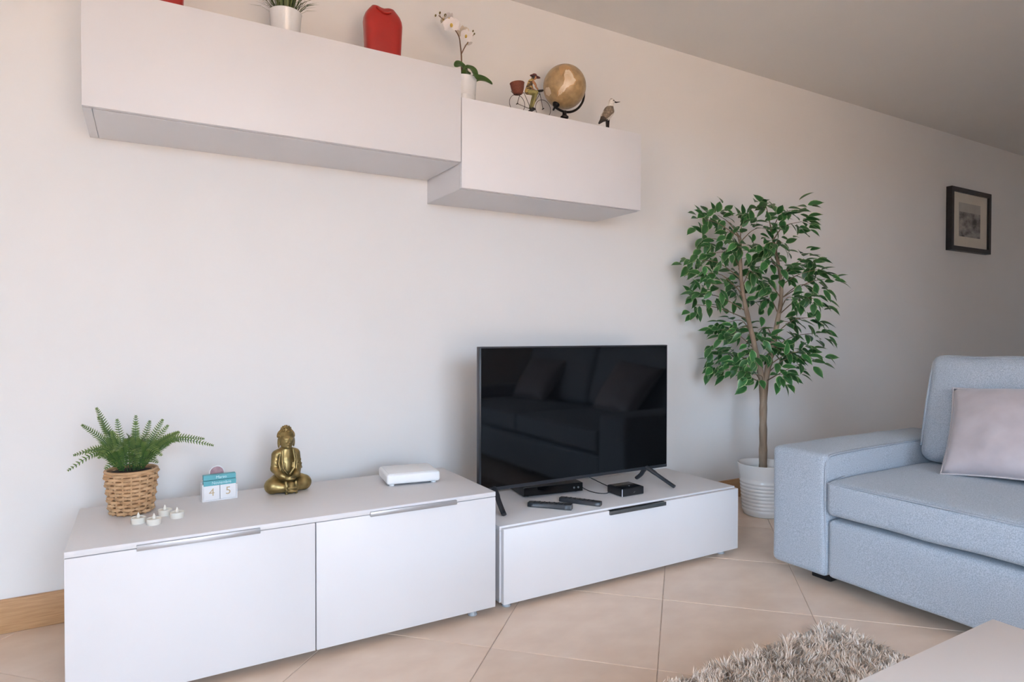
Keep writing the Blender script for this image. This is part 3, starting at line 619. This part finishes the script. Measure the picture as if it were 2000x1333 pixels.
# ------------------------------------------------------------------ seated statue
def buddha(X,Y,Z):
    P = (X,Y,Z); Pm = (np.abs(X),Y,Z)
    legs = sU(.008, sC(Pm,(.024,.010,.034),(.052,-.014,.0275),.029,.0255), sC(Pm,(.052,-.016,.024),(.004,-.040,.019),.0215,.015), sE(P,(0,.012,.024),(.056,.036,.026)))
    tor = sU(.012, sE(P,(0,.012,.082),(.034,.028,.056)), sC(Pm,(.010,.010,.134),(.029,.010,.128),.0170,.0160), sC(P,(0,.008,.13),(0,.004,.158),.0165,.0138))
    arm = sU(.005, sC(Pm,(.0335,.010,.126),(.0375,.007,.080),.0140,.0135), sC(Pm,(.0375,.007,.080),(.025,-.026,.060),.0138,.0115), sC(Pm,(.025,-.026,.060),(.011,-.036,.053),.0088,.0075))
    hands = sU(.004, sE(P,(0,-.037,.0495),(.019,.0125,.0062)), sC(Pm,(.013,-.040,.054),(.001,-.046,.057),.0036,.003))
    cloth = sU(.004, sE(P,(0,-.043,.020),(.018,.016,.021)), sC(Pm,(.016,-.052,.002),(.0165,-.046,.040),.0045,.004), sC(P,(-.012,-.057,.022),(.012,-.057,.020),.0035), sC(P,(-.013,-.058,.011),(.013,-.058,.009),.0035))
    fold = sU(.0015, sC(Pm,(.018,-.012,.143),(.021,-.0205,.110),.0036), sC(Pm,(.021,-.0205,.110),(.018,-.0225,.082),.0038), sC(Pm,(.018,-.0225,.082),(.004,-.0215,.063),.0040), sC(Pm,(.026,-.012,.130),(.030,-.013,.100),.003), sC(Pm,(.030,-.013,.100),(.024,-.0185,.070),.0034), sC(Pm,(.0135,-.0215,.100),(.012,-.0215,.086),.003),
        sC(Pm,(.034,-.004,.112),(.047,.002,.104),.0026), sC(Pm,(.035,-.006,.097),(.050,.002,.090),.0026), sC(Pm,(.036,-.008,.083),(.050,.000,.076),.0028))
    head = sU(.004, sE(P,(0,.002,.176),(.0240,.0250,.0305)), sE(P,(0,.009,.190),(.0264,.0250,.0235)), sE(P,(0,-.004,.158),(.0165,.0165,.011)), sE(P,(0,.008,.209),(.0170,.0165,.0150)))
    face = sU(.0018, head, sC(P,(0,-.0222,.183),(0,-.0265,.1705),.0022,.0040), sE(Pm,(.0045,-.0225,.1695),(.0030,.0028,.0022)), sC(Pm,(.0035,-.0228,.1855),(.0155,-.0165,.1855),.0017), sE(Pm,(.0090,-.0195,.1798),(.0058,.0036,.0028)), sC(Pm,(0,-.0222,.1635),(.0050,-.0200,.1640),.0022,.0014), sC(Pm,(0,-.0205,.1600),(.0032,-.0195,.1605),.0022,.0014), sE(P,(0,-.0165,.1530),(.006,.005,.005)))
    ears = sE(Pm,(.0250,.006,.168),(.0042,.0065,.0185))
    d = sU(.0035, sU(.006,legs,tor), arm, cloth); d = sU(.0022, d, fold, hands); d = sU(.0025, d, face, ears)
    return np.maximum(d, .0006-Z)
bud = thing('buddha_statue', 'gold seated statue in meditation on the middle of the sideboard', 'statue', (.590,-.300,ZL), math.radians(6)); bud.scale = (1,1,.985)
obj('body', surfnet(buddha,(-.085,-.070,-.003),(.085,.050,.229),.00155), 'gold', bud)
P = []
for j in range(9):
    th = math.radians(-6+10*j)
    n_ = max(1,int(round(22*math.cos(th))))
    for i in range(n_):
        a = 2*PI*(i+.5*(j%2))/n_; y = math.sin(a)*math.cos(th)
        if th < math.radians(38) and math.sin(a) < -.30-.3*(th < .1): continue
        P.append(ellipsoid_vf((.0266*math.cos(a)*math.cos(th), .009+.0254*y, .190+.0235*math.sin(th)), (.0034,.0034,.0033),6,4))
for j in range(4):
    th = math.radians(5+24*j); n_ = max(1,int(round(12*math.cos(th))))
    for i in range(n_): a = 2*PI*(i+.5*(j%2))/n_; P.append(ellipsoid_vf((.0168*math.cos(a)*math.cos(th), .008+.0163*math.sin(a)*math.cos(th), .209+.0150*math.sin(th)),(.0032,.0032,.0031),6,4))
obj('hair_curls', mesh(*merged(*P)), 'gold_hair', bud)
# ------------------------------------------------------------------ router, tea lights
t = thing('router', 'flat white plastic router box lying on the sideboard', 'router', (1.007,-.355,ZL), math.radians(-8))
obj('case', box((-.096,-.079,.006),(.096,.079,.042), .009, 4), 'white_plastic', t)
obj('lid', box((-.087,-.070,.0415),(.087,.070,.0432), .0012, 2), 'white_plastic', t)
for x in (-.075,.075):
    for y in (-.06,.06): obj('foot', lathe([(.009,0),(.010,.0065)],12), 'white_plastic', t, (x,y,0))
tl = (('left-hand tea light of the front pair, beside the woven basket',.156,-.474),('right-hand tea light of the front pair, second from the basket',.194,-.507),('rearmost white tea light, behind the other three',.223,-.420),('white tea light furthest right of the four, nearest the calendar',.253,-.467))
cup = lathe([(.0170,0),(.0178,.001),(.0186,.0155),(.0190,.0170),(.0180,.0172),(.0174,.0150)],28); wax = lathe([(.0172,.012),(.0172,.0150),(.010,.0156),(.003,.0158)],24); tipm = lathe([(.0030,.0150),(.0050,.0185),(.0046,.0215),(.0022,.0270),(.0006,.0310)],12)
for lab, x, y in tl:
    t = thing('tea_light', lab, 'tea light', (x,y,ZL), x*9, 'white tea lights on the sideboard')
    obj('cup', cup, 'ivory_plastic', t); obj('wax', wax, 'ivory_plastic', t); obj('flame_tip', tipm, 'ivory_plastic', t)
# ------------------------------------------------------------------ things on the wall cabinets
def vase(label, x, y):
    t = thing('red_vase', label, 'vase', (x,y,ZA), 0, 'red vases on the longer wall cabinet')
    ring = [(.055,.030,0),(.064,.036,.003),(.0665,.038,.03),(.0695,.039,.09),(.0725,.040,.145),(.0735,.039,.165),(.0715,.036,.182),(.0655,.031,.198),(.0560,.025,.211),(.0460,.019,.2230),(.0435,.017,.2262),(.0415,.0145,.2255),(.0420,.012,.212),(.045,.014,.19)]
    n_ = 56; V = []; F = []
    for k, (a, b, z) in enumerate(ring):
        for i in range(n_):
            q = 2*PI*i/n_; c, s_ = math.cos(q), math.sin(q); e = .62
            px = a*abs(c)**e*(1 if c > 0 else -1); py = b*abs(s_)**e*(1 if s_ > 0 else -1); dz = 0
            w_ = math.exp(-((px+.004)/.017)**2)
            if z > .185 and py < 0: dz = -.007*w_*(z-.185)/.04; py -= .006*w_*(1-abs(z-.205)/.025 if abs(z-.205) < .025 else 0)
            V.append((px,py,z+dz))
    m = len(ring)
    for k in range(m-1):
        for i in range(n_): F.append((k*n_+i,k*n_+(i+1)%n_,(k+1)*n_+(i+1)%n_,(k+1)*n_+i))
    F.append(tuple(range(n_))[::-1])
    b = obj('body', mesh(V,F), 'red_glaze', t)
    obj('lip_fold', tube(spline([(-.030,-.0255,.2140),(-.020,-.0330,.2020),(-.004,-.0375,.1940),(.012,-.0350,.1985),(.022,-.0300,.2060)],5), .0050, 8, flat=.8), 'red_glaze', t)
vase('whole red glazed vase between the grass pot and the orchid', .962, -.2)
vase('red glazed vase at the top left, cut off by the picture edge', .222, -.2)
t = thing('grass_plant', 'tuft of green grass in a plain white pot between the vases', 'plant', (.609,-.2,ZA))
p_ = obj('pot', lathe([(.043,0),(.045,.002),(.0535,.116),(.055,.119),(.0535,.1205),(.0515,.118),(.050,.10)],40), 'white_ceramic', t); obj('soil', lathe([(.050,.08),(.0505,.106),(.02,.108),(.003,.108)],24), 'soil', p_)
V = []; F = []; q = random.Random(5)
for i in range(230):
    a = q.uniform(0,2*PI); r0 = .043*q.random()**.5; sp_ = (r0/.043)*q.uniform(.3,1.1); h = q.uniform(.08,.15)*(1-.25*sp_); b0 = Vector((r0*math.cos(a),r0*math.sin(a),.104)); out = Vector((math.cos(a),math.sin(a),0)); sd = Vector((-math.sin(a),math.cos(a),0))*q.uniform(.0014,.0024); k = len(V)
    for u, w_ in ((0,1),(.35,1),(.7,.75)):
        c = b0+out*(.075*sp_*u**1.8)+Vector((0,0,h*(u-.22*sp_*u*u))); V += [c-sd*w_, c+sd*w_]
    V.append(b0+out*(.085*sp_)+Vector((0,0,h*(1-.3*sp_)))); F += [(k,k+1,k+3,k+2),(k+2,k+3,k+5,k+4),(k+4,k+5,k+6)]
me = bpy.data.meshes.new('grass'); me.from_pydata([tuple(v) for v in V],[],F); setp(obj('grass_blades', me, 'grass_leaf', t), kind='stuff')
# orchid
OX, OY = 1.300, -.2
t = thing('orchid', 'white flowering orchid in a white pot on the shorter cabinet beside the step', 'plant', (OX,OY,ZB))
p_ = obj('pot', lathe([(.045,0),(.047,.002),(.0475,.010),(.0495,.013),(.0490,.052),(.0500,.054),(.0500,.060),(.0495,.062),(.0545,.128),(.056,.131),(.0545,.1325),(.0525,.130),(.051,.11)],40), 'white_ceramic', t); obj('soil', lathe([(.0515,.09),(.0515,.115),(.02,.118),(.003,.118)],24), 'soil', p_)
L_ = lambda x, z, y=-.2: (x-OX, y-OY, z-ZB)
def vstem(pts, r0, r1, mat='orchid_stem', nm='stem', par=t):
    Q = spline(pts,6); return obj(nm, tube(Q,[r0+(r1-r0)*i/(len(Q)-1) for i in range(len(Q))],6), mat, par)
main = vstem([L_(1.298,1.96),L_(1.2935,2.01),L_(1.291,2.08),L_(1.287,2.115),L_(1.281,2.150),L_(1.262,2.176),L_(1.238,2.198),L_(1.212,2.204),L_(1.1905,2.214)],.0034,.0013)
side = vstem([L_(1.2905,2.082),L_(1.303,2.108),L_(1.320,2.137),L_(1.334,2.156),L_(1.3475,2.176)],.0024,.0012)
vstem([L_(1.320,2.137),L_(1.3255,2.155),L_(1.3255,2.170)],.0015,.001,'orchid_stem','stem',side)
vstem([L_(1.203,2.207),L_(1.1965,2.216),L_(1.1965,2.224)],.0013,.001,'orchid_stem','stem',main)
for x, z, r in ((1.1785,2.211,.0046),(1.1970,2.226,.0050),(1.220,2.222,.0062),(1.3255,2.176,.0062),(1.344,2.189,.0042),(1.350,2.179,.0042)):
    obj('bud', mesh(*ellipsoid_vf((0,0,0),(r*.8,r*.8,r*1.15),10,8)), 'bud', t, L_(x,z), (0,.35,0))
pet = []
def petal_mesh(L, wd, cup_):
    V = []; F = []; st = [0,.15,.4,.65,.85,1]; hw = [.15,.6,1,.95,.6,.05]
    for u, h in zip(st,hw):
        for c in (-1,-.5,0,.5,1): V.append((u*L, c*h*wd/2, cup_*(u*u*L*.5+abs(c)**2*h*wd*.18)))
    for i in range(5):
        for j in range(4): F.append((i*5+j,(i+1)*5+j,(i+1)*5+j+1,i*5+j+1))
    return mesh(V,F)
P_wide = petal_mesh(.030,.034,.35); P_thin = petal_mesh(.029,.019,.25)
def flower(x, z, y, face, mat, sc):
    e = bpy.data.objects.new('flower', ellip_heart); COL.objects.link(e); e.parent = t; e.location = L_(x,z,y)
    f = Vector(face).normalized(); e.rotation_euler = f.to_track_quat('Z','Y').to_euler(); e.scale = (sc,)*3
    for k, (a, w_) in enumerate(((90,0),(210,0),(330,0),(20,1),(160,1))):
        obj('petal', (P_wide if w_ else P_thin).copy(), mat, e, (0,0,.001*k), (0,0,math.radians(a)))
ellip_heart = mesh(*ellipsoid_vf((0,0,.004),(.0055,.0070,.0060),10,8)); ellip_heart.materials.append(MATS['orchid_heart'])
for a in ((1.238,2.176,-.222,(-.55,-.8,-.1),'orchid_petal',1.15),(1.258,2.190,-.205,(.3,-.9,.1),'orchid_petal',1.0),(1.243,2.219,-.19,(-.3,.5,.6),'orchid_petal',.85),(1.217,2.205,-.195,(-.9,-.1,.3),'orchid_old',.7),(1.302,2.152,-.215,(.1,-.9,-.35),'orchid_petal',1.0),(1.303,2.178,-.19,(.4,.6,.5),'orchid_old',.9),(1.326,2.140,-.185,(.6,.3,-.4),'orchid_petal',.7)): flower(*a)
def strap_leaf(P, wd):
    Q = spline(P,6); n_ = len(Q); V = []; F = []
    for i, p in enumerate(Q):
        u = i/(n_-1); d = (Q[min(i+1,n_-1)]-Q[max(i-1,0)]).normalized(); s = d.cross(Vector((0,-.85,.5))); s = s.normalized() if s.length > .1 else Vector((0,1,0)); nr = s.cross(d); h = wd/2*math.sin(PI*min(1,.18+.80*u))**.6*(1 if u < .97 else .6)
        for c in (-1,-.5,0,.5,1): V.append(p+s*c*h+nr*abs(c)*h*.35)
    for i in range(n_-1):
        for j in range(4): F.append((i*5+j,(i+1)*5+j,(i+1)*5+j+1,i*5+j+1))
    me = mesh(V,F); return me
for P in ([L_(1.300,1.97,-.21),L_(1.286,2.015,-.225),L_(1.262,2.022,-.235),L_(1.243,2.008,-.24)],[L_(1.300,1.965,-.215),L_(1.303,2.015,-.225),L_(1.318,2.005,-.250),L_(1.327,1.965,-.268)],[L_(1.318,1.968,-.2),L_(1.350,1.990,-.212),L_(1.385,1.990,-.222),L_(1.418,1.976,-.23)],[L_(1.31,1.965,-.18),L_(1.33,2.0,-.15),L_(1.35,1.985,-.11)]): obj('leaf', strap_leaf(P,.040), 'orchid_leaf', t)
# bicycle with rider
BX, BY = 1.557, -.30
t = thing('bicycle_figurine', 'small wire bicycle figurine with rider and red basket before the globe', 'figurine', (BX,BY,ZB))
K = lambda x, z, y=0.: (x-BX, y, z-ZB)
for cx_, r in ((1.495,.0362),(1.6205,.0372)):
    wh = obj('wheel', tube([(r*math.cos(a),0,r*math.sin(a)) for a in [2*PI*i/48 for i in range(48)]], .0011, 6, closed=True), 'wire', t, K(cx_,ZB+r+.0012)); obj('hub', lathe([(.0022,-.006),(.0022,.006)],8), 'wire', wh, (0,0,0), (PI/2,0,0))
fr_ = obj('frame', mesh(*merged(*[tube_vf([K(*a),K(*b)],.0012,6) for a, b in (((1.495,1.890),(1.561,1.8785)),((1.495,1.890),(1.507,1.927)),((1.561,1.8785),(1.527,1.941)),((1.561,1.8785),(1.6035,1.949)),((1.6035,1.957),(1.6205,1.889)),((1.527,1.941),(1.507,1.927)),((1.590,1.950),(1.6035,1.949)))])), 'wire', t)
obj('rack', tube(spline([K(1.500,1.926),K(1.478,1.929),K(1.468,1.933),K(1.470,1.938),K(1.485,1.936)],5), .0011, 6), 'wire', fr_)
obj('pedal', box((-.009,-.014,-.001),(.009,.014,.001)), 'wire', fr_, K(1.566,1.876))
obj('saddle', softbox((-.015,-.008,-.0045),(.017,.008,.0035),.0035,(8,6,4)), 'wire', t, K(1.603,1.9625), (0,math.radians(-14),0))
obj('basket', lathe([(.017,0),(.021,.006),(.0262,.022),(.0290,.040),(.0305,.044),(.0290,.046),(.0265,.043),(.019,.012)],24), 'rattan_red', t, K(1.499,1.9285), (0,math.radians(-6),0))
def rider(X,Y,Z):
    Pm = (X,np.abs(Y),Z); P = (X,Y,Z); k = lambda x,z,y=0.: (x-BX,y,z-ZB)
    return sU(.003, sC(P,k(1.545,1.949),k(1.559,1.990),.0125,.0108), sC(Pm,k(1.559,1.992,.003),k(1.562,1.993,.010),.0065), sC(P,k(1.563,2.0),k(1.572,2.008),.0050,.0048))
def legs_(X,Y,Z):
    Pm = (X,np.abs(Y),Z); k = lambda x,z,y=0.: (x-BX,y,z-ZB)
    return sU(.003, sC(Pm,k(1.546,1.947,.006),k(1.583,1.950,.009),.0085,.0072), sC(Pm,k(1.583,1.950,.009),k(1.563,1.888,.009),.0072,.0052))
rd = obj('rider', surfnet(rider,(-.035,-.025,.08),(.03,.025,.168),.0012), 'cloth_shirt', t)
obj('trousers', surfnet(legs_,(-.03,-.028,.02),(.045,.028,.118),.0013), 'cloth_trousers', rd)
for s in (-1,1):
    obj('arm', tube(spline([K(1.561,1.993,s*.011),K(1.574,1.978,s*.0135),K(1.577,1.970,s*.013),K(1.589,1.963,s*.009)],5),[.0052]*5+[.0044]*6+[.0034]*5,8), 'skin_paint', rd)
    obj('shoe', mesh(*ellipsoid_vf((0,0,0),(.0095,.0042,.0036),10,6)), 'wire', rd, K(1.568,1.8815,s*.009), (0,.2,0))
hd = obj('head', surfnet(lambda X,Y,Z: sU(.002, sE((X,Y,Z),(0,0,0),(.0092,.0085,.0108)), sC((X,Y,Z),(.008,0,-.001),(.0112,0,-.003),.0016), sE((X,np.abs(Y),Z),(-.001,.0083,-.001),(.0022,.0014,.003))),(-.016,-.014,-.015),(.017,.014,.016),.0012), 'skin_paint', rd, K(1.577,2.013))
obj('hair', mesh(*ellipsoid_vf((-.0025,0,.0015),(.0098,.0095,.0105),14,10)), 'hair_dark', hd)
obj('hat', mesh(*merged(ellipsoid_vf((0,0,.008),(.0115,.0110,.0075),16,8), ellipsoid_vf((.010,0,.0045),(.0185,.0125,.0022),16,6), ellipsoid_vf((-.012,0,.004),(.0085,.009,.0028),12,6))), 'cap', hd, None, (0,math.radians(6),0))
# globe
GX, GY, GZ, GR = 1.818, -.172, 2.063, .0965
t = thing('globe', 'antique tan globe on a dark curved arm beside the bicycle', 'globe', (GX,GY,ZB)); gz = GZ-ZB
sph = obj('sphere', mesh(*ellipsoid_vf((0,0,0),(GR,)*3,64,40)), 'globe_sea', t, (0,0,gz), (0,math.radians(27.8),0))
vd = (Vector((CX,CY,CZ))-Vector((GX,GY,GZ))).normalized(); ru = vd.cross(Vector((0,0,1))).normalized()*-1; uu = vd.cross(ru)
land_px = [(700,280),(760,265),(820,300),(870,400),(925,490),(880,560),(800,590),(720,640),(680,700),(600,760),(560,790),(550,700),(600,620),(660,560),(690,470),(680,380)]
Rm = Matrix.Rotation(math.radians(-27.8),3,'Y')
def land(sc, r, cc=(735,500), pts=land_px):
    V = []; F = []; n_ = len(pts)*3; Q = []
    for i in range(len(pts)):
        a, b = pts[i], pts[(i+1)%len(pts)]
        for k in range(3): w_ = 1+.04*math.sin(i*5.1+k*2.3); Q.append(((a[0]+(b[0]-a[0])*k/3-cc[0])*sc*w_+cc[0], (a[1]+(b[1]-a[1])*k/3-cc[1])*sc*w_+cc[1]))
    for k in range(7):
        for q_ in Q:
            x = (cc[0]+(q_[0]-cc[0])*k/6-688)/470; y = -(cc[1]+(q_[1]-cc[1])*k/6-611)/470
            p = ru*x+uu*y+vd*math.sqrt(max(.05,1-x*x-y*y)); V.append(Rm @ (p.normalized()*r))
    for k in range(6):
        for i in range(n_): F.append((k*n_+i,k*n_+(i+1)%n_,(k+1)*n_+(i+1)%n_,(k+1)*n_+i))
    bm = bmesh.new(); vv = [bm.verts.new(v) for v in V]; [bm.faces.new([vv[i] for i in f]) for f in F]; bmesh.ops.remove_doubles(bm,verts=bm.verts,dist=1e-6)
    for f in bm.faces:
        if f.normal.dot(f.calc_center_median()) < 0: f.normal_flip()
    me = bpy.data.meshes.new('land'); bm.to_mesh(me); bm.free(); me.polygons.foreach_set('use_smooth',[True]*len(me.polygons)); return me
uu = uu if uu.z > 0 else -uu
obj('coast_band', land(1.16,GR*1.0012), 'globe_coast', sph); obj('land_mass', land(1.0,GR*1.0022), 'globe_land', sph)
obj('land_mass', land(1.0,GR*1.0014,(330,690),[(280,620),(350,600),(390,660),(400,740),(350,790),(290,760),(265,690)]), 'globe_land', sph)
obj('land_mass', land(1.0,GR*1.0014,(640,250),[(560,210),(640,170),(740,180),(830,230),(800,262),(700,250),(660,330),(620,400),(590,330)]), 'globe_coast', sph)
A0 = math.radians(242); arc = [(.1115*math.cos(a),0,gz+.1115*math.sin(a)) for a in [A0+(math.radians(362)-A0)*i/30 for i in range(31)]]
obj('meridian_arm', tube(arc,[.0055]*24+[.0055-.0005*i for i in range(7)],8), 'globe_metal', t)
ax = Vector((math.sin(math.radians(27.8)),0,math.cos(math.radians(27.8))))
obj('finial', tube([ax*(GR-.003)+Vector((0,0,gz)),ax*(GR+.006)+Vector((0,0,gz)),ax*(GR+.008)+Vector((0,0,gz)),ax*(GR+.020)+Vector((0,0,gz))],[.0022,.0022,.0050,.0044],10), 'globe_metal', t)
obj('pivot_knob', tube([-ax*(GR-.006)+Vector((0,0,gz)),-ax*(GR+.002)+Vector((0,0,gz)),-ax*(GR+.012)+Vector((0,0,gz)),-ax*(GR+.014)+Vector((0,0,gz)),-ax*(GR+.034)+Vector((0,0,gz))],[.015,.0165,.0120,.0048,.0040],14), 'globe_metal', t)
obj('pedestal', lathe([(.062,0),(.062,.006),(.055,.010),(.030,.016),(.012,.024),(.009,.050),(.010,.066),(.0175,.070),(.0185,.077),(.011,.083),(.009,.090),(.010,.102)],32), 'globe_metal', t)
# seabird
UX, UY = 1.985, -.272
t = thing('seabird_figurine', 'little painted seabird figurine at the right end of the cabinet', 'figurine', (UX,UY,ZB), math.radians(-6))
def gull(X,Y,Z):
    P = (X,Y,Z); Pm = (X,np.abs(Y),Z)
    return sU(.008, sC(P,(.006,0,.105),(-.012,0,.080),.0255,.0225), sC(P,(-.012,0,.080),(-.046,0,.044),.018,.005), sC(P,(.010,0,.115),(.021,0,.152),.0165,.0115), sE(P,(.022,0,.157),(.0135,.0115,.0118)), sC(Pm,(.002,.020,.104),(-.038,.010,.052),.011,.004))
t.scale = (.96,.96,.95)
me = surfnet(gull,(-.065,-.045,.03),(.045,.045,.178),.0017)
T = []
for v in me.vertices:
    x,y,z = v.co; w_ = 0.
    s = (x-.01)*.64+(z-.11)*.77                                     # along the back, towards the tail
    bz = .085+.9*(x+.005)                                          # belly line
    if z < .128 and z > bz-.012 and abs(y)+max(0,z-.10) > .006 and x < .024: w_ = .33+.22*(noise.noise(Vector((x*160,y*90,z*160)))+.3)
    if s < -.055 and z > bz-.02: w_ = .75+.2*(s < -.066)
    if z > .158 and x < .026 and abs(y) < .008 and x > .012: w_ = max(w_,.5)
    if abs(z-.157) < .0022 and abs(y) > .008 and abs(x-.025) < .004: w_ = .9
    T.append(max(0,min(1,w_)))
at = me.attributes.new('tone','FLOAT','POINT'); at.data.foreach_set('value',T); obj('body', me, 'gull_paint', t)
obj('beak', tube([(.030,0,.157),(.046,0,.1550),(.068,0,.161)],[.0048,.0032,.0010],8), 'globe_metal', t)
for x, s in ((-.012,-1),(.010,1)):
    lg = obj('leg', tube([(x,s*.010,.070),(x,s*.010,.035),(x,s*.010,.002)],[.0062,.0042,.0034],8), 'globe_metal', t); obj('webbed_foot', prism([(-.006,0),(.016,0),(.016,.002),(-.006,.004)],-.007,.007), 'globe_metal', lg, (x,s*.010,.0002))
